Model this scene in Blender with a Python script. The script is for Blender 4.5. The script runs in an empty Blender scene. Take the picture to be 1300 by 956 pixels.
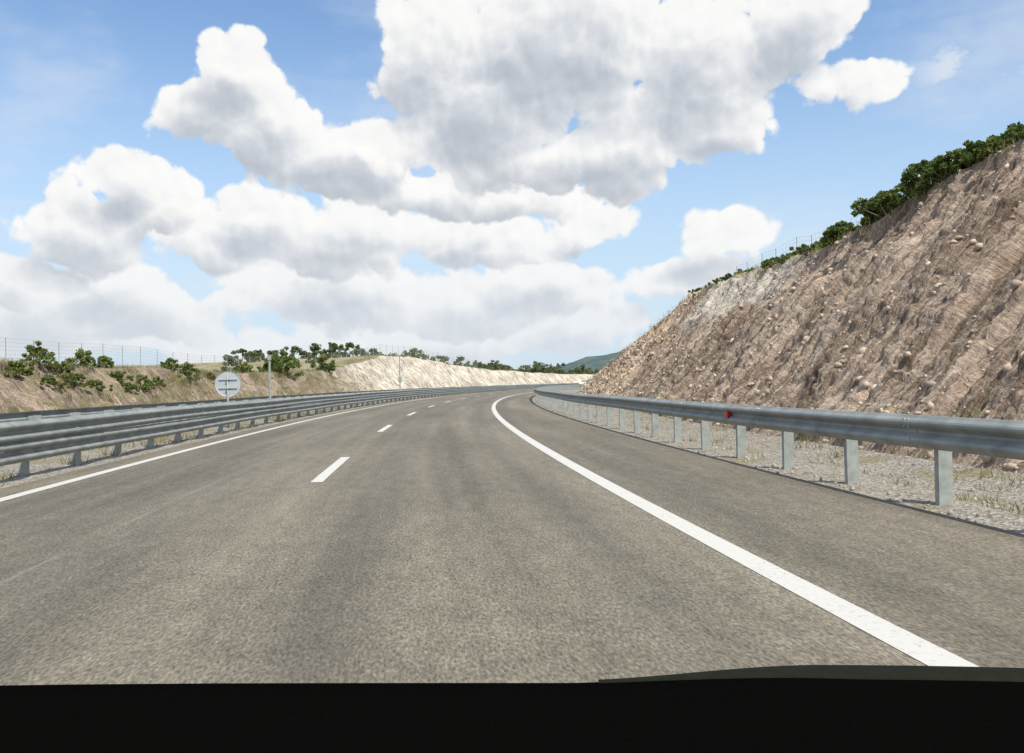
import bpy, math, random
import numpy as np
from mathutils import Vector, Matrix, Euler
random.seed(4); RNG=np.random.default_rng(7)
sc=bpy.context.scene
sc.view_settings.view_transform='Standard'
try: sc.view_settings.look='None'
except Exception: pass
sc.view_settings.exposure=0

# ---------------------------------------------------------------- camera
F=1150.0; CH=1.25; ROLL=math.atan(.022); PITCH=8/F
cam_d=bpy.data.cameras.new('camera'); cam=bpy.data.objects.new('camera',cam_d); sc.collection.objects.link(cam)
cam_d.sensor_width=36; cam_d.lens=F/1300*36; cam_d.clip_start=.05; cam_d.clip_end=20000
Mc=Matrix.Translation((0,0,CH))@Matrix.Rotation(math.pi/2+PITCH,4,'X')@Matrix.Rotation(-ROLL,4,'Z')
cam.matrix_world=Mc; sc.camera=cam
Mi=Mc.inverted()
def proj(x,y,z):
    v=Mi@Vector((x,y,z)); return 650+F*v.x/-v.z, 478-F*v.y/-v.z
def pxdir(px,py):
    v=Mc.to_3x3()@Vector(((px-650)/F,(478-py)/F,-1)); v.normalize(); return math.atan2(v.x,v.y), math.asin(v.z)

# ---------------------------------------------------------------- road path (reference = right solid line)
R=470.; TH0=-.12; X0=2.3
DS=.25; SS=np.arange(-60,520,DS)
th=TH0+SS/R
_x=np.concatenate([[0],np.cumsum(np.sin(th[:-1]+DS/2/R))*DS]); _y=np.concatenate([[0],np.cumsum(np.cos(th[:-1]+DS/2/R))*DS])
i0=int(60/DS); _x=_x-_x[i0]+X0; _y=_y-_y[i0]
def P(s,o):
    s=np.asarray(s,float); o=np.asarray(o,float)
    t=TH0+s/R
    return np.interp(s,SS,_x)+o*np.cos(t), np.interp(s,SS,_y)-o*np.sin(t)
def place(px,o,z=0.):
    best=None
    for s in np.arange(3,300,.5):
        x,y=P(s,o)
        if y<2: continue
        e=abs(proj(float(x),float(y),z)[0]-px)
        if best is None or e<best[0]-1e-6: best=(e,s)
    return best[1]

# ---------------------------------------------------------------- numpy noise
def mkperm(seed):
    r=np.random.default_rng(seed); p=r.permutation(512); return np.concatenate([p,p])
PERM=mkperm(1); ANG=np.random.default_rng(3).random(512)*2*np.pi; GX=np.cos(ANG); GY=np.sin(ANG)
def pn(x,y,seed=0):
    x=np.asarray(x,float)+seed*17.31; y=np.asarray(y,float)+seed*9.77
    x,y=np.broadcast_arrays(x,y)
    xi=np.floor(x).astype(int); yi=np.floor(y).astype(int); xf=x-xi; yf=y-yi
    u=xf*xf*xf*(xf*(xf*6-15)+10); v=yf*yf*yf*(yf*(yf*6-15)+10)
    def g(ix,iy,dx,dy):
        h=PERM[(PERM[ix&511]+iy)&511]; return GX[h]*dx+GY[h]*dy
    a=g(xi,yi,xf,yf); b=g(xi+1,yi,xf-1,yf); c=g(xi,yi+1,xf,yf-1); d=g(xi+1,yi+1,xf-1,yf-1)
    return (a+(b-a)*u)*(1-v)+(c+(d-c)*u)*v
def fbm(x,y,o=4,seed=0,rough=.5):
    r=0;a=1;f=1
    for i in range(o):
        r=r+a*pn(np.asarray(x)*f,np.asarray(y)*f,seed+i*3); a*=rough; f*=2.03
    return r
def sstep(a,b,x):
    t=np.clip((x-a)/(b-a),0,1); return t*t*(3-2*t)

# ---------------------------------------------------------------- mesh helpers
def new_obj(name,me,mat=None,parent=None,smooth=False):
    ob=bpy.data.objects.new(name,me); sc.collection.objects.link(ob)
    if mat is not None: me.materials.append(mat)
    if parent: ob.parent=parent
    if smooth and len(me.polygons): me.polygons.foreach_set('use_smooth',[True]*len(me.polygons))
    return ob
def mesh_np(name,V,Fc,mat=None,uv=None,parent=None,smooth=False):
    V=np.asarray(V,np.float32); Fc=np.asarray(Fc,np.int32); m,k=Fc.shape
    me=bpy.data.meshes.new(name); me.vertices.add(len(V)); me.vertices.foreach_set('co',V.ravel())
    me.loops.add(m*k); me.loops.foreach_set('vertex_index',Fc.ravel())
    me.polygons.add(m); me.polygons.foreach_set('loop_start',np.arange(0,m*k,k,dtype=np.int32))
    try: me.polygons.foreach_set('loop_total',np.full(m,k,np.int32))
    except Exception: pass
    if uv is not None:
        l=me.uv_layers.new(name='UVMap'); l.data.foreach_set('uv',np.asarray(uv,np.float32)[Fc.ravel()].ravel())
    me.update(calc_edges=True); me.validate()
    return new_obj(name,me,mat,parent,smooth)
def grid(name,X,Y,Z,U,Vv,mat,smooth=True,parent=None):
    n,m=X.shape
    V=np.stack([X,Y,Z],-1).reshape(-1,3); uv=np.stack([U,Vv],-1).reshape(-1,2)
    i=np.arange(n-1)[:,None]*m+np.arange(m-1)[None,:]
    Fc=np.stack([i,i+1,i+m+1,i+m],-1).reshape(-1,4)
    return mesh_np(name,V,Fc,mat,uv,parent,smooth)
def strip(name,o0,o1,z,s0,s1,ds,mat,n=2,parent=None):
    s=np.arange(s0,s1+ds*.5,ds); o=np.linspace(o0,o1,n)
    S,O=np.meshgrid(s,o,indexing='ij'); X,Y=P(S,O)
    return grid(name,X,Y,np.full_like(X,z),O,S,mat,True,parent)
class Acc:
    def __init__(s): s.v=[];s.f=[];s.n=0
    def add(s,V,Fs):
        V=np.asarray(V,float); s.v.append(V); 
        for f in Fs: s.f.append(tuple(int(a)+s.n for a in f))
        s.n+=len(V)
    def box(s,c,ax,ay,az,hx,hy,hz):
        c=np.array(c,float);ax=np.array(ax,float)*hx;ay=np.array(ay,float)*hy;az=np.array(az,float)*hz
        V=[c+a*ax+b*ay+d*az for a in(-1,1) for b in(-1,1) for d in(-1,1)]
        s.add(V,[(0,1,3,2),(4,6,7,5),(0,4,5,1),(2,3,7,6),(0,2,6,4),(1,5,7,3)])
    def tube(s,pts,r,k=6,cap=True):
        pts=[np.array(p,float) for p in pts]
        rs=r if hasattr(r,'__len__') else [r]*len(pts)
        V=[]
        for i,p in enumerate(pts):
            d=pts[min(i+1,len(pts)-1)]-pts[max(i-1,0)]; d/=np.linalg.norm(d)+1e-9
            a=np.cross(d,[0,0,1.]) if abs(d[2])<.9 else np.cross(d,[1.,0,0]); a/=np.linalg.norm(a); b=np.cross(d,a)
            for j in range(k):
                t=2*math.pi*j/k; V.append(p+rs[i]*(math.cos(t)*a+math.sin(t)*b))
        Fs=[(i*k+j,i*k+(j+1)%k,(i+1)*k+(j+1)%k,(i+1)*k+j) for i in range(len(pts)-1) for j in range(k)]
        if cap: Fs+= [tuple(range(k))[::-1],tuple(range((len(pts)-1)*k,len(pts)*k))]
        s.add(V,Fs)
    def obj(s,name,mat,parent=None,smooth=False):
        me=bpy.data.meshes.new(name); me.from_pydata([tuple(p) for p in np.concatenate(s.v)],[],s.f); me.update()
        return new_obj(name,me,mat,parent,smooth)
def empty(name,loc=(0,0,0)):
    e=bpy.data.objects.new(name,None); e.location=loc; sc.collection.objects.link(e); return e

# ---------------------------------------------------------------- node helpers
class NT:
    def __init__(s,tree,D='3D'): s.t=tree; s.n=tree.nodes; s.l=tree.links; s.D=D
    def node(s,typ,**kw):
        n=s.n.new(typ)
        for k,v in kw.items(): setattr(n,k,v)
        return n
    def set(s,sock,v):
        if hasattr(v,'default_value') or hasattr(v,'is_output'): s.l.new(v,sock)
        else: sock.default_value=v
    def math(s,op,a,b=None,c=None,clamp=False):
        n=s.node('ShaderNodeMath',operation=op,use_clamp=clamp); s.set(n.inputs[0],a)
        if b is not None: s.set(n.inputs[1],b)
        if c is not None: s.set(n.inputs[2],c)
        return n.outputs[0]
    def vm(s,op,a,b=None,c=None):
        n=s.node('ShaderNodeVectorMath',operation=op); s.set(n.inputs[0],a)
        if b is not None: s.set(n.inputs[1],b)
        if c is not None: s.set(n.inputs[2],c)
        return n.outputs['Value'] if op in('LENGTH','DOT_PRODUCT') else n.outputs[0]
    def noise(s,vec,scale,detail=3,rough=.5,dist=0,col=False,D=None):
        n=s.node('ShaderNodeTexNoise',noise_dimensions=D or s.D); s.set(n.inputs['Vector'],vec); n.inputs['Scale'].default_value=scale
        n.inputs['Detail'].default_value=detail; n.inputs['Roughness'].default_value=rough; n.inputs['Distortion'].default_value=dist
        return n.outputs['Color' if col else 0]
    def vor(s,vec,scale,feature='F1',out='Distance',D=None):
        n=s.node('ShaderNodeTexVoronoi',feature=feature,voronoi_dimensions=D or s.D); s.set(n.inputs['Vector'],vec); n.inputs['Scale'].default_value=scale
        return n.outputs[out]
    def ramp(s,f,stops):
        n=s.node('ShaderNodeValToRGB'); s.set(n.inputs[0],f); e=n.color_ramp.elements
        while len(e)<len(stops): e.new(.5)
        for i,(p,c) in enumerate(stops):
            e[i].position=p; e[i].color=(c,c,c,1) if not hasattr(c,'__len__') else (*c,1)
        return n.outputs[0]
    def mix(s,f,a,b,mode='MIX'):
        n=s.node('ShaderNodeMix',data_type='RGBA',blend_type=mode); s.set(n.inputs[0],f)
        for i,v in((6,a),(7,b)):
            if isinstance(v,tuple) and len(v)==3: v=(*v,1)
            s.set(n.inputs[i],v)
        return n.outputs[2]
    def mapr(s,f,a,b,c=0.,d=1.,smooth=True):
        n=s.node('ShaderNodeMapRange',interpolation_type='SMOOTHSTEP' if smooth else 'LINEAR'); s.set(n.inputs[0],f)
        for i,v in zip((1,2,3,4),(a,b,c,d)): n.inputs[i].default_value=v
        return n.outputs[0]
    def scalev(s,vec,sc_):
        return s.vm('MULTIPLY',vec,sc_)
def material(name,D='3D'):
    m=bpy.data.materials.new(name); m.use_nodes=True; t=NT(m.node_tree,D)
    b=m.node_tree.nodes['Principled BSDF']; b.inputs['Specular IOR Level'].default_value=.3
    tc=t.node('ShaderNodeTexCoord'); return m,t,b,tc
def bump(t,b,h,strength,dist):
    n=t.node('ShaderNodeBump'); n.inputs['Strength'].default_value=strength; n.inputs['Distance'].default_value=dist
    t.l.new(h,n.inputs['Height']); t.l.new(n.outputs[0],b.inputs['Normal'])

# asphalt
def make_asphalt(name,tint,wheel):
    m,t,b,tc=material(name,'2D'); uv=tc.outputs['UV']
    g=t.noise(t.scalev(uv,(60,20,1)),1,2,.65)
    vr=t.vor(t.scalev(uv,(80,28,1)),1,'F1','Color')
    sep=t.node('ShaderNodeSeparateColor'); t.l.new(vr,sep.inputs[0])
    col=t.ramp(g,[(.28,tuple(c*.62 for c in tint)),(.5,tint),(.72,tuple(c*1.45 for c in tint))])
    sp=t.mapr(sep.outputs[0],.82,1.0,0,.42)
    col=t.mix(sp,col,(.32,.29,.23))
    sp2=t.mapr(sep.outputs[1],.8,1.0,0,.5)
    col=t.mix(sp2,col,(.05,.047,.043))
    st=t.noise(t.scalev(uv,(1.3,.035,1)),1,4,.6)
    col=t.mix(1.,col,t.ramp(st,[(.3,.80),(.7,1.17)]),'MULTIPLY')
    pa=t.noise(t.scalev(uv,(.5,.12,1)),1,4,.6)
    col=t.mix(1.,col,t.ramp(pa,[(.3,.84),(.7,1.14)]),'MULTIPLY')
    mo=t.noise(t.scalev(uv,(7,2.2,1)),1,3,.6)
    col=t.mix(1.,col,t.ramp(mo,[(.3,.88),(.7,1.12)]),'MULTIPLY')
    if wheel:
        sx=t.node('ShaderNodeSeparateXYZ'); t.l.new(uv,sx.inputs[0]); u=sx.outputs[0]
        wob=t.math('MULTIPLY_ADD',t.noise(t.scalev(uv,(0,.08,1)),1,1),.3,-.15)
        uu=t.math('ADD',u,wob)
        for c,w,k in wheel:
            d=t.math('ABSOLUTE',t.math('SUBTRACT',uu,c)); f=t.mapr(d,0,w,k,0)
            col=t.mix(f,col,(.055,.052,.047))
        d=t.math('ABSOLUTE',t.math('SUBTRACT',u,-5.0)); f=t.mapr(d,.01,.035,.3,0); f=t.math('MULTIPLY',f,t.mapr(t.noise(uv,.8,2),.4,.6))
        col=t.mix(f,col,(.28,.27,.24))
    t.l.new(col,b.inputs['Base Color']); b.inputs['Roughness'].default_value=.8
    bump(t,b,g,.6,.008)
    return m
M_ASPH=make_asphalt('asphalt',(.163,.144,.108),[(-.9,.5,.2),(-2.7,.55,.2),(-4.6,.55,.16),(-6.3,.5,.16),(.55,.35,.08)])
M_ASPH2=make_asphalt('asphalt_far',(.155,.145,.125),[])
# paint
m,t,b,tc=material('road_paint'); M_PAINT=m
n=t.noise(tc.outputs['Object'],28,5,.7); n2=t.noise(tc.outputs['Object'],2.2,3)
wear=t.math('MULTIPLY',t.mapr(n,.50,.72,0,1),t.mapr(n2,.35,.75,.25,.9))
t.l.new(t.mix(wear,(.54,.53,.49),(.25,.24,.21)),b.inputs['Base Color']); b.inputs['Roughness'].default_value=.7
bump(t,b,n,.3,.004)
# verge
m,t,b,tc=material('gravel_verge','2D'); M_VERGE=m; uv=tc.outputs['UV']
v=t.vor(uv,26,'F1','Color'); s_=t.node('ShaderNodeSeparateColor'); t.l.new(v,s_.inputs[0])
vd=t.vor(uv,26)
stone=t.ramp(s_.outputs[0],[(0,(.18,.16,.13)),(.5,(.29,.265,.225)),(1,(.43,.40,.35))])
stone=t.mix(t.mapr(vd,.35,.75,0,.7),stone,(.11,.095,.075))
g=t.noise(uv,.9,5,.65); gc=t.ramp(t.noise(uv,9,3,.7),[(.3,(.12,.115,.05)),(.55,(.22,.19,.10)),(.75,(.33,.28,.17))])
col=t.mix(t.mapr(g,.52,.66,0,.75),stone,gc)
t.l.new(col,b.inputs['Base Color']); b.inputs['Roughness'].default_value=.95
bump(t,b,vd,.8,.02)
# rock slope: UV=(s, L)
def make_rock(name,near,far,dark,d0,d1,veg,pale=None):
    m,t,b,tc=material(name,'2D'); uv=tc.outputs['UV']
    sx=t.node('ShaderNodeSeparateXYZ'); t.l.new(uv,sx.inputs[0]); s=sx.outputs[0]; L=sx.outputs[1]
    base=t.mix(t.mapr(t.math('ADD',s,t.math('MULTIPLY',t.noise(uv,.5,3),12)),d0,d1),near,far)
    big=t.noise(uv,.30,4,.6)
    base=t.mix(1.,base,t.ramp(big,[(.3,(.74,.70,.67)),(.5,(1,1,1)),(.7,(1.25,1.26,1.26))]),'MULTIPLY')
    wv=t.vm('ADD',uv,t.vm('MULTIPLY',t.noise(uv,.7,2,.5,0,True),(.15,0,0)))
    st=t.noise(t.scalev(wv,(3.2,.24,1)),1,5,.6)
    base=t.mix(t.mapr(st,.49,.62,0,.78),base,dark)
    st2=t.noise(t.scalev(wv,(8,.4,1)),1,4,.6)
    base=t.mix(t.mapr(st2,.54,.70,0,.55),base,(.54,.47,.39))
    if pale:
        a0,a1,a2,a3,l0,l1=pale
        pm=t.math('MULTIPLY',t.mapr(s,a0,a1),t.mapr(s,a2,a3,1,0)); pm=t.math('MULTIPLY',pm,t.mapr(t.math('MULTIPLY_ADD',big,3.,L),l0+1.5,l1+1.5,0,.85))
        base=t.mix(pm,base,(.62,.56,.47))
    st3=t.noise(t.scalev(wv,(14,.9,1)),1,4,.6)
    base=t.mix(1.,base,t.ramp(st3,[(.32,.66),(.68,1.24)]),'MULTIPLY')
    fi=t.noise(uv,14,4,.7)
    base=t.mix(1.,base,t.ramp(fi,[(.3,.68),(.5,1.),(.7,1.27)]),'MULTIPLY')
    vc=t.vor(uv,9,'F1','Color'); se=t.node('ShaderNodeSeparateColor'); t.l.new(vc,se.inputs[0]); vd=t.vor(uv,9)
    peb=t.math('MULTIPLY',t.mapr(se.outputs[0],.82,.88),t.mapr(vd,.42,.3))
    base=t.mix(t.math('MULTIPLY',peb,.5),base,(.55,.45,.35))
    gr=t.noise(uv,.8,4,.7); gm=t.math('MULTIPLY',t.mapr(gr,.58-veg,.66-veg),t.mapr(L,0,2.2,.8,.06+veg*4))
    gm=t.math('MULTIPLY',gm,t.mapr(s,d0,d1,1,.25))
    base=t.mix(gm,base,t.mix(t.mapr(fi,.4,.6),(.10,.115,.035),(.26,.23,.11)))
    t.l.new(base,b.inputs['Base Color']); b.inputs['Roughness'].default_value=.95; b.inputs['Specular IOR Level'].default_value=.1
    h=t.math('ADD',t.math('MULTIPLY',fi,.45),t.math('MULTIPLY',st3,.7))
    bump(t,b,h,.9,.14)
    return m
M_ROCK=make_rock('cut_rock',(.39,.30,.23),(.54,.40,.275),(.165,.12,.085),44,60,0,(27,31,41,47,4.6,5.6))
M_ROCKL=make_rock('bank_rock',(.31,.24,.18),(.64,.585,.48),(.16,.12,.085),112,136,.09)
# dry grass ground
m,t,b,tc=material('dry_grass_ground','2D'); M_GRASSG=m; ob=tc.outputs['Object']
a=t.noise(ob,.35,5,.65); c=t.noise(ob,6,4,.7)
col=t.mix(t.mapr(a,.48,.62,0,.8),t.ramp(c,[(.3,(.20,.165,.085)),(.7,(.42,.35,.22))]),t.ramp(c,[(.3,(.07,.085,.025)),(.7,(.18,.18,.07))]))
t.l.new(col,b.inputs['Base Color']); b.inputs['Roughness'].default_value=1; bump(t,b,c,.7,.1)
def leafmat(name,c0,c1,sc_=3.):
    m,t,b,tc=material(name); g=t.node('ShaderNodeNewGeometry')
    a=t.noise(tc.outputs['Object'],sc_,1,.6)
    r=g.outputs['Random Per Island']; f=t.math('ADD',t.math('MULTIPLY',a,.7),t.math('MULTIPLY',r,.4))
    cc=t.ramp(f,[(.3,c0),(.75,c1)])
    t.l.new(cc,b.inputs['Base Color']); b.inputs['Roughness'].default_value=.75
    b.inputs['Specular IOR Level'].default_value=.15
    tr=t.node('ShaderNodeBsdfTranslucent'); t.l.new(cc,tr.inputs[0])
    mx=t.node('ShaderNodeMixShader'); mx.inputs[0].default_value=.3
    t.l.new(b.outputs[0],mx.inputs[1]); t.l.new(tr.outputs[0],mx.inputs[2])
    out=m.node_tree.nodes['Material Output']; t.l.new(mx.outputs[0],out.inputs[0]); return m
M_LEAF=leafmat('leaves',(.07,.10,.025),(.23,.27,.08))
M_LEAFD=leafmat('leaves_dark',(.055,.09,.022),(.18,.23,.065),1.2)
M_LEAFF=leafmat('leaves_far',(.08,.11,.05),(.19,.22,.10),.3)
M_GRASS=leafmat('grass_blades',(.14,.15,.045),(.38,.34,.18),1.5)
def simple(name,c,rough=.6,metal=0.,spec=.4,var=.15,sc_=6,bmp=0):
    m,t,b,tc=material(name); n=t.noise(tc.outputs['Object'],sc_,3,.6)
    t.l.new(t.mix(1.,(*c,1),t.ramp(n,[(.3,1-var),(.7,1+var)]),'MULTIPLY'),b.inputs['Base Color'])
    b.inputs['Roughness'].default_value=rough; b.inputs['Metallic'].default_value=metal; b.inputs['Specular IOR Level'].default_value=spec
    if bmp: bump(t,b,n,bmp,.01)
    return m
M_ZINC=simple('galvanised_steel',(.27,.29,.275),.6,.2,.4,.24,3)
M_POST=simple('post_steel',(.34,.37,.345),.6,.15,.4,.18,9)
M_BARK=simple('bark',(.12,.09,.06),.9)
M_SIGN=simple('sign_back',(.44,.48,.50),.6,0,.3,.06,4)
M_RED=simple('red_reflector',(.5,.02,.02),.4)
M_DASH=simple('dashboard_plastic',(.0022,.0023,.002),1,0,.0,.2,300)
M_TRIM=simple('dashboard_trim',(.013,.015,.010),.9,0,.05,.15,60)
M_STONE=simple('loose_stone',(.46,.38,.30),.95,0,.1,.35,1.7)
M_STONE2=simple('gravel_stone',(.34,.31,.27),.95,0,.1,.4,11)
M_WHITE=simple('car_paint',(.75,.75,.75),.35)
M_GLASS=simple('car_glass',(.03,.035,.04),.1)
M_TYRE=simple('tyre',(.02,.02,.02),.9)

# ---------------------------------------------------------------- terrain
NEAR=np.arange(4,76,.1)
SR=np.concatenate([np.arange(-30,4,1.),NEAR,np.arange(NEAR[-1]+.25,130,.35),np.arange(130,420,2.)])
TAN=1.15
def toe(s): return 5.2+.018*np.clip(s-15,0,80)
def Hr(s):
    h=np.interp(s,[-30,0,12,19.4,27.5,36,48,53,58,69,84,110,150,420],[8.5,8.2,7.1,6.25,5.2,5.5,5.9,5.0,4.0,2.6,1.4,.7,.4,.4])
    return h+.26*fbm(s*.45,0*s,5,5)*sstep(110,80,s)
def crest(s): return toe(s)+Hr(s)/TAN
oo=np.concatenate([np.linspace(-23,-10.9,20),np.linspace(-10.6,-7.6,14),np.linspace(-7,2,6),np.linspace(2.3,toe(0),26)])
S,O=np.meshgrid(SR,oo,indexing='ij')
f=(O-2.3)/(5.2-2.3); O=np.where(O>2.29,2.3+f*(toe(S)-2.3),O)
Z=np.full_like(O,-.02)
edge=sstep(2.5,3.0,O)+sstep(-7.8,-8.2,O)*sstep(-11,-10.7,O)+sstep(-21.8,-22.1,O)
Z+=edge*(.05*fbm(S*.9,O*.9,4,2)+.02)
f=np.clip((O-2.9)/(toe(S)-2.9),0,1); Z-=np.where(O>2.9,.12*np.sin(np.pi*f),0)
X,Y=P(S,O); Z[:,-1]=-.02; Z[:,0]=-.02
grid('verge_ground',X,Y,Z,O,S,M_VERGE)
# right rock cut
n=130; T=np.linspace(0,1,n)
S,T2=np.meshgrid(SR,T,indexing='ij'); H=Hr(S)
prof=T2-.05*np.sin(np.pi*T2)
O=toe(S)+T2*H/TAN; Z=H*prof-.02*(1-T2); L=T2*H*1.33
win=sstep(0,.05,T2)*sstep(1,.95,T2)
warp=.08*fbm(S*.5,L*.3,3,11)
q1=fbm((S+warp)*1.4,L*.09,3,21,.5); gro=.28-np.abs(q1)*1.5
q2=fbm((S+warp)*3.0,L*.16,3,31,.55); gro2=.25-np.abs(q2)*1.2
q3=fbm((S+warp)*.5,L*.16,3,35,.5)
big=fbm(S*.2,L*.22,3,41)
roughz=fbm(S*3.2,L*3.2,4,51,.65)
amp=.75+.6*fbm(S*.3,L*.45,2,45)
D=(.30*big+.30*q3+.42*gro*amp+.28*gro2*amp+.10*roughz)*win
D+=-.13*win*sstep(.72,.77,T2+.07*fbm(S*.4,0*S,3,61))+.1*win
far=sstep(44,58,S); D=D*(1-.35*far)+far*win*.25*fbm(S*1.3,L*1.3,5,71,.6)
O=O-D*.75; Z=Z+D*.65
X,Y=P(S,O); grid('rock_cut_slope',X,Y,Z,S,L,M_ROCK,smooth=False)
SL=(S,O,Z,L)
# right hilltop
n=30; T=np.linspace(0,1,n)**1.7*90
S,T2=np.meshgrid(SR,T,indexing='ij'); O=crest(S)+T2
rise=.28*np.minimum(T2,14)*sstep(75,30,S); w=sstep(0,1.5,T2)
Z=Hr(S)+rise+w*.3*fbm(S*.25,T2*.25,4,81)
X,Y=P(S,O); grid('hilltop',X,Y,Z,O,S,M_GRASSG)
# left bank
TL=23.
def Hl(s):
    h=np.interp(s,[-30,40,60,90,110,130,145,160,180,200,240,300,420],[3.0,2.95,2.9,2.7,3.1,4.6,6.2,6.5,5.4,4.4,3.6,3.0,3.0])
    return h+.35*fbm(s*.16,0*s,4,7)
n=40; T=np.linspace(0,1,n); SL2=np.concatenate([np.arange(-30,30,1.),np.arange(30,130,.3),np.arange(130,420,.8)])
S,T2=np.meshgrid(SL2,T,indexing='ij'); H=Hl(S)
L=T2*H*1.4; D=(.6*fbm(S*.3,L*.4,4,91)+.55*(-np.abs(fbm(S*.9,L*.25,4,92))+.2)+.1*fbm(S*3,L*3,3,93))*sstep(0,.08,T2)*sstep(1,.9,T2)
O=-TL-T2*H*1.05+D*.7; Z=H*T2-.02*(1-T2)+D*.7
X,Y=P(S,O); o=grid('rock_bank',X[:,::-1],Y[:,::-1],Z[:,::-1],S[:,::-1],L[:,::-1],M_ROCKL,smooth=False)
def leftz(s,o):
    H=Hl(s); return float(H) - .012*(-TL-float(H)*1.05-o)
n=26; T=np.linspace(0,1,n)**1.6*170
S,T2=np.meshgrid(SL2,T,indexing='ij'); O=-TL-Hl(S)*1.05-T2; Z=Hl(S)-.012*T2+sstep(0,3,T2)*.15*fbm(S*.15,T2*.15,4,95)
X,Y=P(S,O); grid('plateau',X[:,::-1],Y[:,::-1],Z[:,::-1],O[:,::-1],S[:,::-1],M_GRASSG)
me=bpy.data.meshes.new('ground'); me.from_pydata([(-9000,-4000,-.9),(9000,-4000,-.9),(9000,12000,-.9),(-9000,12000,-.9)],[],[(0,1,2,3)]); new_obj('ground',me,M_GRASSG)
# roads
strip('road',-7.75,2.38,0,-30,410,1.,M_ASPH,12)
strip('opposite_road',-21.8,-11.1,0,-30,410,1.,M_ASPH2,4)
mk=empty('road_markings')
strip('right_edge_line',-.1,.1,.004,-20,400,.5,M_PAINT,2,mk)
strip('left_edge_line',-7.25,-7.07,.004,-20,400,.5,M_PAINT,2,mk)
for i in range(-1,30):
    s0=12.3+12.6*i; strip('lane_dash_%d'%(i+2),-3.68,-3.52,.004,s0,s0+4.1,.41,M_PAINT,2,mk)
mk2=empty('opposite_road_markings')
strip('edge_line_a',-11.75,-11.6,.004,-20,400,1,M_PAINT,2,mk2); strip('edge_line_b',-21.2,-21.05,.004,-20,400,1,M_PAINT,2,mk2)
for i in range(-1,28):
    s0=8+12.6*i; strip('dash_%d'%(i+2),-16.5,-16.35,.004,s0,s0+4.1,.82,M_PAINT,2,mk2)

# ---------------------------------------------------------------- guardrails
WP=[(0,-.155),(.012,-.152),(.03,-.135),(.072,-.108),(.082,-.092),(.082,-.078),(.072,-.062),(.02,-.028),(.004,-.012),(.004,.012),(.02,.028),(.072,.062),(.082,.078),(.082,.092),(.072,.108),(.03,.135),(.012,.152),(0,.155)]
def frame(s):
    t=TH0+s/R; return np.array([math.sin(t),math.cos(t),0]),np.array([math.cos(t),-math.sin(t),0])
def beam(name,o,zc,face,s0,s1,parent,phase=0.):
    V=[];Fs=[];k=len(WP);n0=0;i=0;s=s0+phase
    while s<s1:
        ss=np.linspace(s,s+4.16,6 if s<120 else 3); off=(i%2)*.006
        for a in ss:
            x,y=P(a,0); _,rr=frame(a); dz=.008*math.sin(a*.35+zc*9)
            for d,z in WP:
                q=np.array([float(x),float(y),0])+rr*(o+face*(d+off)); V.append((q[0],q[1],zc+z*(1+.01*(i%2))+dz))
        for j in range(len(ss)-1):
            for c in range(k-1): Fs.append((n0+j*k+c,n0+(j+1)*k+c,n0+(j+1)*k+c+1,n0+j*k+c+1))
        n0+=len(ss)*k; s+=4.; i+=1
    me=bpy.data.meshes.new(name); me.from_pydata(V,[],Fs); me.update()
    ob=new_obj(name,me,M_ZINC,parent); md=ob.modifiers.new('thick','SOLIDIFY'); md.thickness=.004
    B=Acc(); s=s0+phase+4
    while s<60:
        if s>4:
            fw,rr=frame(s); x,y=P(s,o)
            for dz in(-.115,.115,-.05,.05):
                for df in(.05,.12):
                    p=np.array([float(x),float(y),zc+dz])+fw*df+rr*face*.06; B.tube([p,p+rr*face*.018],.014,6)
        s+=4
    B.obj(name+'_splice_bolts',M_POST,parent)
    return ob
def posts(name,o,face,s_list,top,parent,beams,bolts=True):
    A=Acc();B=Acc()
    for s in s_list:
        fw,rr=frame(s); x,y=P(s,o); c=np.array([float(x),float(y),0]); up=np.array([0,0,1.])
        lean=random.uniform(-.015,.015); u2=up+fw*lean+rr*random.uniform(-.012,.012)
        hz=(top+.25)/2; cz=c+u2*(top-hz)
        dpt=.07; wd=.035
        if s<70:
            A.box(cz,rr,fw,u2,.004+dpt-.004,.004,hz)
            A.box(cz+fw*(wd+.002)+rr*(dpt-.004),rr,fw,u2,.004,wd-.003,hz-.002)
            A.box(cz+fw*(wd+.002)-rr*(dpt-.004),rr,fw,u2,.004,wd-.003,hz-.002)
        else: A.box(cz,rr,fw,u2,dpt,wd,hz)
        for zb in beams:
            A.box(c+rr*face*(dpt+.05)+up*zb+fw*.02,rr,fw,up,.046,.04,.07)
            if bolts and s<45:
                p=c+rr*face*(dpt+.10+.004)+up*zb+fw*.02
                B.tube([p,p+rr*face*.014],.016,6)
    o_=A.obj(name,M_POST,parent)
    if B.n: B.obj(name+'_bolts',M_ZINC,parent)
gr=empty('guardrail')
SP=1.88
beam('beam',2.60-.0,.69,-1,-20,300,gr,.6)
posts('posts',2.78,-1,[8.45+SP*i for i in range(-8,150)],.80,gr,[.69])
gl=empty('guardrail.001')
beam('upper_beam',-8.1,.70,1,-20,340,gl); beam('lower_beam',-8.1,.385,1,-20,340,gl,1.3)
posts('posts',-8.28,1,[12.6+2.0*i for i in range(-8,160)],.82,gl,[.70,.385])
gm=empty('guardrail.002')
beam('beam',-10.3,.72,-1,-20,340,gm)
posts('posts',-10.12,-1,[11.4+2.0*i for i in range(-8,160)],.80,gm,[.72],False)
A=Acc()
for px in (931,768,716):
    s=place(px,2.58,.69); fw,rr=frame(s); x,y=P(s,2.545); A.box((float(x),float(y),.69),rr,fw,(0,0,1),.03,.05,.05); A.box((float(x)-rr[0]*.03,float(y)-rr[1]*.03,.69),rr,fw,(0,0,1),.006,.06,.065)
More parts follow.
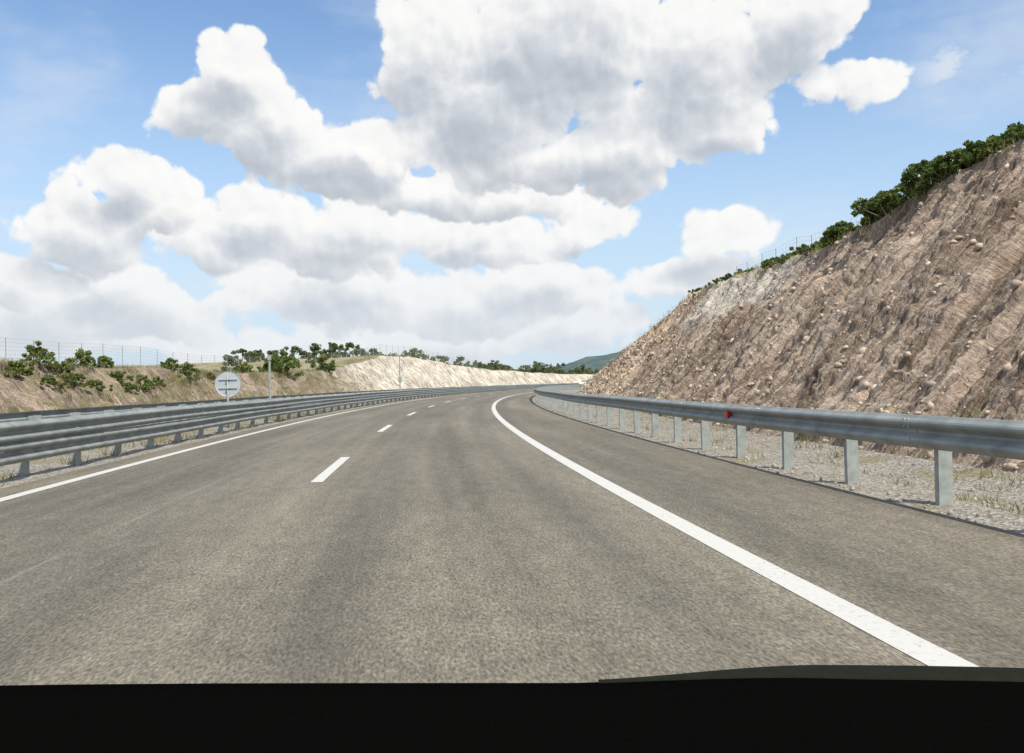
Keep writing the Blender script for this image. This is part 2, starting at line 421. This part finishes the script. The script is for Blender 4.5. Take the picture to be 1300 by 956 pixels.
A.obj('red_reflectors',M_RED,gr)

# ---------------------------------------------------------------- round sign (seen from the back)
s=place(290,-8.9,1.4); x,y=P(s,-8.9); sg=empty('traffic_sign',(float(x),float(y),0))
A=Acc(); A.tube([(0,0,-.2),(0,0,1.72)],.03,10); A.obj('pole',M_POST,sg,True)
A=Acc(); N=40; r=.42
V=[(0,-.045,1.42)]+[(r*.96*math.cos(2*math.pi*i/N),-.045,1.42+r*.96*math.sin(2*math.pi*i/N)) for i in range(N)]+[(r*math.cos(2*math.pi*i/N),-.062,1.42+r*math.sin(2*math.pi*i/N)) for i in range(N)]+[(r*math.cos(2*math.pi*i/N),-.03,1.42+r*math.sin(2*math.pi*i/N)) for i in range(N)]+[(0,-.03,1.42)]
Fs=[(0,1+i,1+(i+1)%N) for i in range(N)]+[(1+i,1+N+i,1+N+(i+1)%N,1+(i+1)%N) for i in range(N)]+[(1+N+i,1+2*N+i,1+2*N+(i+1)%N,1+N+(i+1)%N) for i in range(N)]+[(1+3*N,1+2*N+(i+1)%N,1+2*N+i) for i in range(N)]
A.add([(a,b+.09,c) for a,b,c in V],Fs); A.obj('disc',M_SIGN,sg)
A=Acc()
for dz in(-.14,.14):
    A.box((0,.025,1.42+dz),(1,0,0),(0,1,0),(0,0,1),.30,.012,.012); A.box((0,-.01,1.42+dz),(1,0,0),(0,1,0),(0,0,1),.05,.04,.016)
A.obj('brackets',M_SIGN,sg)
def pole(name,px,o,h,box):
    s=place(px,o,2.); x,y=P(s,o); e=empty(name,(float(x),float(y),0)); A=Acc(); A.tube([(0,0,-.2),(0,0,h*.5),(0,0,h)],[.06,.05,.04],8); 
    if box:
        A.box((0,0,h-.1),(1,0,0),(0,1,0),(0,0,1),.35,.04,.04); A.box((-.3,0,h+.08),(1,0,0),(0,1,0),(0,0,1),.09,.16,.12); A.box((.3,0,h+.08),(1,0,0),(0,1,0),(0,0,1),.09,.16,.12); A.box((0,.0,h*.45),(1,0,0),(0,1,0),(0,0,1),.14,.12,.22)
    else: A.box((0,0,h-.1),(1,0,0),(0,1,0),(0,0,1),.07,.05,.10)
    A.obj('post',M_POST,e)
pole('camera_pole',508,-9.2,3.9,True); pole('marker_pole',343,-9.2,2.6,False)

# ---------------------------------------------------------------- fences
def fence(name,fo,fz,s0,s1,h,step=3.,rp=.03,nw=8,rw=.006,nv=12):
    A=Acc(); e=empty(name)
    ss=np.arange(s0,s1,step)
    tops=[]
    for s in ss:
        o=fo(s); x,y=P(s,o); z=fz(s,o); A.tube([(x,y,z-.3),(x,y,z+h)],rp,5); tops.append((float(x),float(y),float(z)))
    A.obj('posts',M_POST,e); W=Acc()
    for k in range(nw): W.tube([(p[0],p[1],p[2]+h*(.08+.9*k/(nw-1))) for p in tops],rw,3)
    for a,b in zip(tops[:-1],tops[1:]):
        for j in range(1,nv):
            f=j/nv; q=[a[i]*(1-f)+b[i]*f for i in range(3)]; W.tube([(q[0],q[1],q[2]+.05),(q[0],q[1],q[2]+h)],.004,3,False)
    W.obj('wire_mesh',M_POST,e)
fence('wire_fence',lambda s:-TL-3-3.5,lambda s,o:leftz(s,o),25,200,1.9)
def hz_r(s,o):
    T=o-float(crest(s)); return float(Hr(np.array(s)))+.28*min(T,14)*float(sstep(75,30,s))
fence('wire_fence.001',lambda s:float(crest(s))+1.6,hz_r,28,48,.75,2.5,.018,5,.003,6)

# ---------------------------------------------------------------- vegetation
def leaves(cent,size,orient=1.):
    n=len(cent); a=RNG.normal(size=(n,3)); a/=np.linalg.norm(a,axis=1)[:,None]; b=RNG.normal(size=(n,3)); b-=a*(a*b).sum(1)[:,None]; b/=np.linalg.norm(b,axis=1)[:,None]
    sz=size*RNG.uniform(.6,1.3,(n,1)); a=a*sz; b=b*sz*.6
    V=np.stack([cent-a,cent-b,cent+a,cent+b],1).reshape(-1,3); Fq=np.arange(n*4).reshape(-1,4); return V,Fq
def bush_pts(w,h,ncl,nl):
    c=[];br=[]
    for i in range(ncl):
        th_=random.uniform(0,6.283); rr=math.sqrt(random.random())*.85; zz=random.uniform(.12,1)
        rad=(1-(abs(zz-.42)/.62)**2.2); rad=max(rad,.12)
        p=np.array([math.cos(th_)*rr*rad*w/2,math.sin(th_)*rr*rad*w/2,zz*h*random.uniform(.8,1.06)])
        rcl=random.uniform(.10,.21)*min(w,h)
        q=RNG.normal(size=(nl,3)); q/=np.linalg.norm(q,axis=1)[:,None]; q*=(RNG.random((nl,1))**.45)*rcl; q[:,2]*=.8
        c.append(p+q); br.append(p)
    return np.concatenate(c),br
def make_bush(name,loc,w,h,leaf,ncl=34,nl=60,mat=M_LEAF):
    e=empty(name,loc); e.rotation_euler[2]=random.uniform(0,6)
    c,br=bush_pts(w,h,ncl,nl); V,Fq=leaves(c,leaf); mesh_np('crown',V,Fq,mat,None,e)
    A=Acc(); 
    for p in br[::3]: A.tube([(0,0,-.15),p*.5+np.array([0,0,.05]),p],[.035,.022,.008],5)
    A.obj('branches',M_BARK,e)
for px,o,w,h,md in [(48,-26.0,2.4,1.3,0),(22,-25.4,1.8,.8,0),(75,-25.6,2.0,.7,0),(103,-26.4,2.2,1.2,0),(132,-26.8,1.9,1.0,0),(238,-25.0,2.6,1.6,1),(180,-24.4,2.4,1.1,0),(215,-26.2,2.0,.9,0),(365,-25.6,4.8,2.5,1),(345,-26.6,3.4,2.0,1),(412,-26.5,4.0,2.0,1),(150,-25.0,2.0,.8,0),(90,-24.7,2.6,.9,0),(120,-24.4,2.6,.8,0),(265,-25.2,1.5,.7,0),(310,-27.5,2.6,1.2,0),(160,-24.2,1.8,.7,0),(200,-24.6,1.8,.8,0),(60,-24.6,2.2,.7,0)]:
    s=place(px,o,3.); x,y=P(s,o); H=float(Hl(np.array(s))); z=min(H,(-TL-o)/1.05)-.1
    make_bush('bush',(float(x),float(y),z),w,h,.07 if px<300 else .12,mat=M_LEAFD if md else M_LEAF)
C=[];Tk=Acc()
def tree(s,o,z,w,h,leafn):
    x,y=P(s,o); c,br=bush_pts(w,h,18,leafn); c+=np.array([float(x),float(y),z]); C.append(c)
    Tk.tube([(float(x),float(y),z-.3),(float(x),float(y),z+h*.5)],[.15,.05],5)
cnt=0
while cnt<190:
    s=random.uniform(85,340); o=random.uniform(-80,-34)
    x,y=P(s,o); px=proj(float(x),float(y),4)[0]
    if px<285 or (px<395 and random.random()<.6): continue
    k=random.uniform(.7,1.3)*np.interp(s,[85,150,200,340],[1.4,2.4,3.2,3.6]); tree(s,o,leftz(s,o)-.2,k*2.2,k,38); cnt+=1
V,Fq=leaves(np.concatenate(C),.24); e=empty('distant_trees'); mesh_np('crowns',V,Fq,M_LEAFF,None,e); Tk.obj('trunks',M_BARK,e)
C=[];Tk=Acc()
def addb(s,do,w,h,nl=90,ncl=24):
    o=float(crest(s))+do; x,y=P(s,o); z=hz_r(s,o)-.12; c,br=bush_pts(w,h,ncl,nl); base=np.array([float(x),float(y),z]); C.append(c+base)
    for p in br[::5]: Tk.tube([base,base+p*.5,base+p],[.03,.02,.008],4)
for i in range(125):
    s=9+18.5*random.random()**.7; do=.1+3.0*random.random()**1.4
    k=random.uniform(.4,1.1)*float(np.interp(s,[9,17,20,24,27.5],[.30,.42,.62,.85,.70])); addb(s,do,k*2.3,k*1.0)
for i in range(60):
    s=random.uniform(27,52); k=random.uniform(.2,.55)*(1.2 if s<34 else .8); addb(s,random.uniform(-.1,1.4),k*2.4,k*.8,50,14)
V,Fq=leaves(np.concatenate(C),.05); e=empty('hillside_shrubs'); mesh_np('crowns',V,Fq,M_LEAFD,None,e); Tk.obj('stems',M_BARK,e)

# grass
GP=[]
def gt(s,o,z,h,n=9,spread=.12): GP.append((s,o,z,h,n,spread))
def rnd(n,s0,s1,p=1.6): return s0+(s1-s0)*RNG.random(n)**p
for s in rnd(2300,6,110):
    tt=float(toe(s)); o=tt+.5-(tt-2.6)*RNG.random()**2.2
    if fbm(s*.5,o*1.2,3,101)<.02: continue
    z=-.02-.12*math.sin(math.pi*min(max((o-2.9)/(tt-2.9),0),1))+max(0,(o-tt))*.9; gt(s,o,z,RNG.uniform(.03,.16),10,.09)
for s in rnd(2600,8,150):
    o=RNG.uniform(-11.0,-8.0)
    if fbm(s*.4,o*.9,3,111)<-.05: continue
    gt(s,o,0,RNG.uniform(.06,.2))
for s in rnd(3600,35,120,1.0):
    t_=RNG.random()**.6; H=float(Hl(np.array(s))); 
    if fbm(s*.13,t_*1.8,4,121)<.03: continue
    gt(s,-TL-t_*H*1.05,H*t_-.05,RNG.uniform(.15,.4),10,.3)
for s in rnd(2200,35,220,1.2):
    H=float(Hl(np.array(s))); gt(s,-TL-H*1.05-RNG.uniform(-.2,4),H,RNG.uniform(.15,.4),9,.3)
for s in rnd(2400,9,95,1.0):
    do=RNG.uniform(-.3,2.5); o=float(crest(s))+do; gt(s,o,hz_r(s,o)-.05+(min(do,0)*1.1),RNG.uniform(.06,.26),9,.2)
VV=[]
for s,o,z,h,n,sp in GP:
    x,y=P(s,o); b=np.array([float(x),float(y),z])+np.c_[RNG.normal(0,sp,(n,2)),np.zeros(n)]
    a=RNG.uniform(0,6.28,n); w=.004+h*.03; d=np.c_[np.cos(a)*w,np.sin(a)*w,np.zeros(n)]
    tip=b+np.c_[RNG.normal(0,h*.4,(n,2)),h*RNG.uniform(.6,1.2,n)]
    VV.append(np.stack([b-d,b+d,tip],1).reshape(-1,3))
V=np.concatenate(VV); mesh_np('grass',V,np.arange(len(V)).reshape(-1,3),M_GRASS)

# stones
phi=(1+5**.5)/2
IC=np.array([(-1,phi,0),(1,phi,0),(-1,-phi,0),(1,-phi,0),(0,-1,phi),(0,1,phi),(0,-1,-phi),(0,1,-phi),(phi,0,-1),(phi,0,1),(-phi,0,-1),(-phi,0,1)],float)/1.9
IF=np.array([(0,11,5),(0,5,1),(0,1,7),(0,7,10),(0,10,11),(1,5,9),(5,11,4),(11,10,2),(10,7,6),(7,1,8),(3,9,4),(3,4,2),(3,2,6),(3,6,8),(3,8,9),(4,9,5),(2,4,11),(6,2,10),(8,6,7),(9,8,1)])
def stones(name,pts,sizes,mat):
    n=len(pts); V=IC[None]*(1+RNG.uniform(-.28,.28,(n,12,1)))*RNG.uniform(.55,1.2,(n,1,3))*np.asarray(sizes)[:,None,None]
    a=RNG.uniform(0,6.28,n); c,s=np.cos(a)[:,None],np.sin(a)[:,None]
    V=np.stack([V[...,0]*c-V[...,1]*s,V[...,0]*s+V[...,1]*c,V[...,2]],-1)+np.asarray(pts)[:,None,:]
    Fc=(IF[None]+12*np.arange(n)[:,None,None]).reshape(-1,3); mesh_np(name,V.reshape(-1,3),Fc,mat)
S,O,Z,L=SL; 
rows=np.where((SR>5)&(SR<95))[0]; N=7500
ri=rows[(RNG.random(N)*len(rows)).astype(int)]; ci=(RNG.random(N)**1.15*(S.shape[1]-1)).astype(int)
kp=fbm(S[ri,ci]*.4,L[ri,ci]*.5,3,141)+.35*RNG.random(N)>.08; ri=ri[kp]; ci=ci[kp]; N=len(ri)
x,y=P(S[ri,ci],O[ri,ci]); sz=.018+.09*RNG.random(N)**4; sz*=np.where(S[ri,ci]>45,1.5,1)
stones('slope_stones',np.c_[x,y,Z[ri,ci]+sz*.2],sz,M_STONE)
N=6000; s=rnd(N,5,70,2.); o=2.42+(toe(s)-2.2)*RNG.random(N)**.8
z=-.02-.12*np.sin(np.pi*np.clip((o-2.9)/(toe(s)-2.9),0,1)); x,y=P(s,o); sz=.010+.028*RNG.random(N)**3
stones('gravel',np.c_[x,y,z+sz*.3],sz,M_STONE2)

# ---------------------------------------------------------------- distant mountain
n=80; xs=np.linspace(-700,1500,n); ys=np.linspace(1100,2300,30)
Yg,Xg=np.meshgrid(ys,xs,indexing='ij')
hh=np.interp(Xg,[-700,-100,0,60,130,220,400,800,1500],[2,4,6,16,40,54,72,90,80])*np.sin(np.pi*np.clip((Yg-1100)/1200,0,1))**.7
Zg=hh*(1+.35*fbm(Xg*.01,Yg*.01,5,131))-1
m,t,b,tc=material('hazed_forested_hill'); nn=t.noise(tc.outputs['Object'],.03,6,.7)
t.l.new(t.ramp(nn,[(.35,(.065,.10,.105)),(.65,(.12,.155,.14))]),b.inputs['Base Color']); b.inputs['Roughness'].default_value=1; b.inputs['Specular IOR Level'].default_value=0  # bluish aerial haze is painted into the hill's base colour
grid('distant_hill',Xg,Yg,Zg,Xg,Yg,m)

# ---------------------------------------------------------------- distant car
def car(name,s,o,flip):
    x,y=P(s,o); e=empty(name,(float(x),float(y),0)); e.rotation_euler[2]=-(TH0+s/R)+(math.pi if flip else 0)
    prof=[(-2.15,.35),(-2.2,.7),(-2.0,.95),(-1.5,1.0),(-.9,1.42),(.6,1.45),(1.2,1.0),(2.0,.85),(2.2,.6),(2.15,.3)]
    A=Acc(); V=[(sx*(.88 if z<1.1 else .68),yy,z) for sx in(-1,1) for yy,z in prof]; k=len(prof)
    A.add(V,[tuple(range(k)),tuple(range(2*k-1,k-1,-1))]+[(i,k+i,k+(i+1)%k,(i+1)%k) for i in range(k)]); A.obj('body',M_WHITE,e)
    A=Acc(); A.box((0,.93,1.2),(1,0,0),(0,.8,-.6),(0,.6,.8),.62,.02,.24); A.box((0,-1.23,1.2),(1,0,0),(0,.8,.6),(0,-.6,.8),.6,.02,.22)
    for q in(-1,1): A.box((q*.80,-.15,1.2),(1,0,0),(0,1,0),(0,0,1),.03,.85,.15)
    A.obj('windows',M_GLASS,e); A=Acc()
    for q in(-.8,.8):
        for w in(-1.35,1.35): A.tube([(q-.1,w,.32),(q+.1,w,.32)],.32,14)
    A.obj('wheels',M_TYRE,e)
car('car',186,-1.8,False)

# ---------------------------------------------------------------- dashboard of the car the photo is taken from
xs=np.linspace(-.95,.95,140); prof_y=[1.02,1.0,.965,.93,.885,.75,.6,.45,.40,.38,.38]
V=[];e_=empty('car_dashboard'); TV=[]
for xx in xs:
    hump=.0165*float(sstep(.05,.32,xx))*(1-.2*float(sstep(.35,.8,xx)))
    ztop=CH-.3305*.93+hump-.02*abs(xx/.95)**4
    for j,yy in enumerate(prof_y):
        dz=[-.60,-.10,-.018,0,.0,-.004,-.02,-.045,-.09,-.16,-.60][j]
        V.append((xx,yy-.008*(xx/.95)**2,ztop+dz))
    if xx>.08:
        q=float(sstep(.08,.36,xx)); y1=.931-.008*(xx/.95)**2; wd=.004+.034*q
        for yy,dz in((y1+.012,-.004),(y1,.0022),(y1-wd*.6,.0024),(y1-wd,.0015),(y1-wd-.002,-.004)): TV.append((xx,yy,ztop+dz))
k=len(prof_y); i=np.arange(len(xs)-1)[:,None]*k+np.arange(k-1)[None,:]
mesh_np('dash_top',V,np.stack([i,i+k,i+k+1,i+1],-1).reshape(-1,4),M_DASH,None,e_,True)
k=5; i=np.arange(len(TV)//5-1)[:,None]*k+np.arange(k-1)[None,:]
mesh_np('dash_trim',TV,np.stack([i,i+k,i+k+1,i+1],-1).reshape(-1,4),M_TRIM,None,e_,True)
e_.matrix_world=Matrix.Translation((0,0,CH))@Matrix.Rotation(ROLL,4,'Y')@Matrix.Translation((0,0,-CH))

# ---------------------------------------------------------------- light
sv=Vector((.30,-.46,.84)).normalized()
sd=bpy.data.lights.new('sun','SUN'); sd.energy=5.0; sd.angle=math.radians(.5); sd.color=(1,.95,.86)
so=bpy.data.objects.new('sun',sd); sc.collection.objects.link(so); so.rotation_euler=sv.to_track_quat('Z','Y').to_euler()
w=bpy.data.worlds.new('World'); sc.world=w; w.use_nodes=True
t=NT(w.node_tree,'2D'); bg=w.node_tree.nodes['Background']; STR=.15; bg.inputs[1].default_value=STR
sky=t.node('ShaderNodeTexSky',sky_type='NISHITA'); sky.sun_disc=False; sky.sun_elevation=math.asin(sv.z); sky.sun_rotation=math.atan2(sv.x,sv.y)
sky.air_density=1.0; sky.dust_density=.6; sky.ozone_density=1.5
tc=t.node('ShaderNodeTexCoord'); dv=tc.outputs['Generated']
sx=t.node('ShaderNodeSeparateXYZ'); t.l.new(t.vm('NORMALIZE',dv),sx.inputs[0])
az=t.math('ARCTAN2',sx.outputs[0],sx.outputs[1]); el=t.math('ARCSINE',sx.outputs[2])
cb=t.node('ShaderNodeCombineXYZ'); t.l.new(az,cb.inputs[0]); t.l.new(el,cb.inputs[1]); p0=cb.outputs[0]
K=1/STR
# cloud banks, far (low) to near (high): each its own masses, bright crowns and grey base
LAYERS=[
 [(520,432,300,36),(735,405,85,34),(865,345,80,28),(905,303,66,26),(120,435,180,34)],
 [(420,372,170,50),(610,385,150,46),(700,350,90,34),(60,400,90,60),(190,398,100,50),(130,368,75,38)],
 [(440,305,150,50),(600,302,140,42),(748,283,62,32),(680,312,90,32),(250,300,110,42),(340,275,80,34)],
 [(150,228,60,36),(105,285,80,52),(200,268,85,42),(15,355,60,42)],
 [(300,82,58,42),(265,140,68,46),(350,160,85,56),(440,205,120,58),(550,240,120,42),(660,250,110,36)],
 [(540,75,95,80),(700,60,190,105),(880,85,125,95),(1020,25,75,60),(730,195,225,54),(930,160,78,46),(610,140,110,75),(530,190,80,45),(1086,98,60,40)],
]
SOFT=[.26,.20,.18,.15,.14,.14]
def group(name):
    g=bpy.data.node_groups.new(name,'ShaderNodeTree')
    g.interface.new_socket('P',in_out='INPUT',socket_type='NodeSocketVector'); g.interface.new_socket('D',in_out='OUTPUT',socket_type='NodeSocketFloat')
    G=NT(g,'2D'); return g,G,G.node('NodeGroupInput').outputs[0],G.node('NodeGroupOutput').inputs[0]
def ev(T_,g,v):
    n=T_.node('ShaderNodeGroup'); n.node_tree=g; T_.l.new(v,n.inputs[0]); return n.outputs[0]
def layer_group(k,bl):
    g,G,p,o=group('cloud_bank_%d'%k); cur=None
    for cx,cy,rx,ry in bl:
        a,e2=pxdir(cx,cy); ix,iy=F/rx,F/ry
        l=G.vm('LENGTH',G.vm('MULTIPLY_ADD',p,(ix,iy,0),(-a*ix,-e2*iy,0)))
        cur=l if cur is None else G.math('SMOOTH_MIN',cur,l,.12)
    G.l.new(G.math('SUBTRACT',1,cur),o); return g
def gen_group():
    g,G,p,o=group('cloud_bank_elsewhere')
    sp=G.node('ShaderNodeSeparateXYZ'); G.l.new(p,sp.inputs[0])
    out=G.math('MAXIMUM',G.mapr(G.math('ABSOLUTE',sp.outputs[0]),.62,.8),G.mapr(sp.outputs[1],.48,.6))
    gen=G.math('MULTIPLY_ADD',G.noise(p,2.2,2),3.2,-1.6)
    G.l.new(G.math('SUBTRACT',gen,G.math('MULTIPLY',G.math('SUBTRACT',1,out),3)),o); return g
def puffs():
    g,G,p,o=group('cloud_puffs')
    wn=G.noise(p,12,3,.55,0,True)
    q=G.vm('ADD',p,G.vm('MULTIPLY_ADD',wn,(.04,.04,0),(-.02,-.02,0)))
    d=G.math('MULTIPLY',G.math('SUBTRACT',G.noise(p,9,7,.62),.5),1.05)
    for sc_,am in((12,.42),(27,.25),(58,.15)):
        v=G.vor(q,sc_); v=G.math('MULTIPLY',v,v); d=G.math('MULTIPLY_ADD',G.math('SUBTRACT',.2,v),am*1.3,d)
    G.l.new(d,o); return g
gP=puffs()
wn=t.noise(p0,6,2,.5,0,True)
pw=t.vm('ADD',p0,t.vm('MULTIPLY_ADD',wn,(.07,.05,0),(-.035,-.025,0)))
pw1=t.vm('ADD',pw,(.012,.034,0))
N0=ev(t,gP,p0); N1=ev(t,gP,t.vm('ADD',p0,(.006,.010,0)))
rel=t.math('MULTIPLY',t.math('SUBTRACT',N0,N1),.46)
haze=t.mapr(el,-.03,.42,.95,0)
skc=t.vm('MULTIPLY',sky.outputs[0],(1.04,1.15,1.22))
skc=t.mix(haze,skc,(.60,.73,.87)+(1,) if False else (.60*K,.735*K,.87*K,1))
a_,e_2=pxdir(1240,80)
wl=t.vm('LENGTH',t.vm('MULTIPLY_ADD',p0,(F/85,F/45,0),(-a_*F/85,-e_2*F/45,0)))
wn_=t.noise(t.scalev(p0,(9,16,1)),1,6,.65)
veil=t.math('MAXIMUM',t.mapr(t.noise(t.scalev(p0,(2.5,6,1)),1,5,.62),.45,.75,0,.42),t.math('MULTIPLY',t.mapr(wn_,.42,.62),t.mapr(wl,1.1,.3,0,.75)))
acc=t.mix(veil,skc,(.80*K,.84*K,.89*K,1))
hz=t.mapr(el,0,.20,.70,0)
groups=[gen_group()]+[layer_group(k,bl) for k,bl in enumerate(LAYERS)]
for g,sf in zip(groups,[.15]+SOFT):
    B0=ev(t,g,pw); B1=ev(t,g,pw1)
    D0=t.math('ADD',B0,N0); alpha=t.mapr(D0,-.02,sf,0,.96)
    sh=t.mapr(t.math('MULTIPLY_ADD',N1,.45,B1),-.12,.90,0,.58)
    lit=t.math('SUBTRACT',t.math('ADD',rel,.94),sh)
    cl=t.ramp(lit,[(.0,(.38,.42,.48)),(.35,(.53,.57,.625)),(.62,(.74,.76,.79)),(.85,(.94,.935,.92)),(1,(1,.99,.97))])
    v=t.vm('SCALE',cl); v.node.inputs['Scale'].default_value=K
    acc=t.mix(alpha,acc,t.mix(hz,v,(.76*K,.81*K,.87*K,1)))
t.l.new(acc,bg.inputs[0])
try: w.cycles.sampling_method='NONE'
except Exception as ex: print(ex)
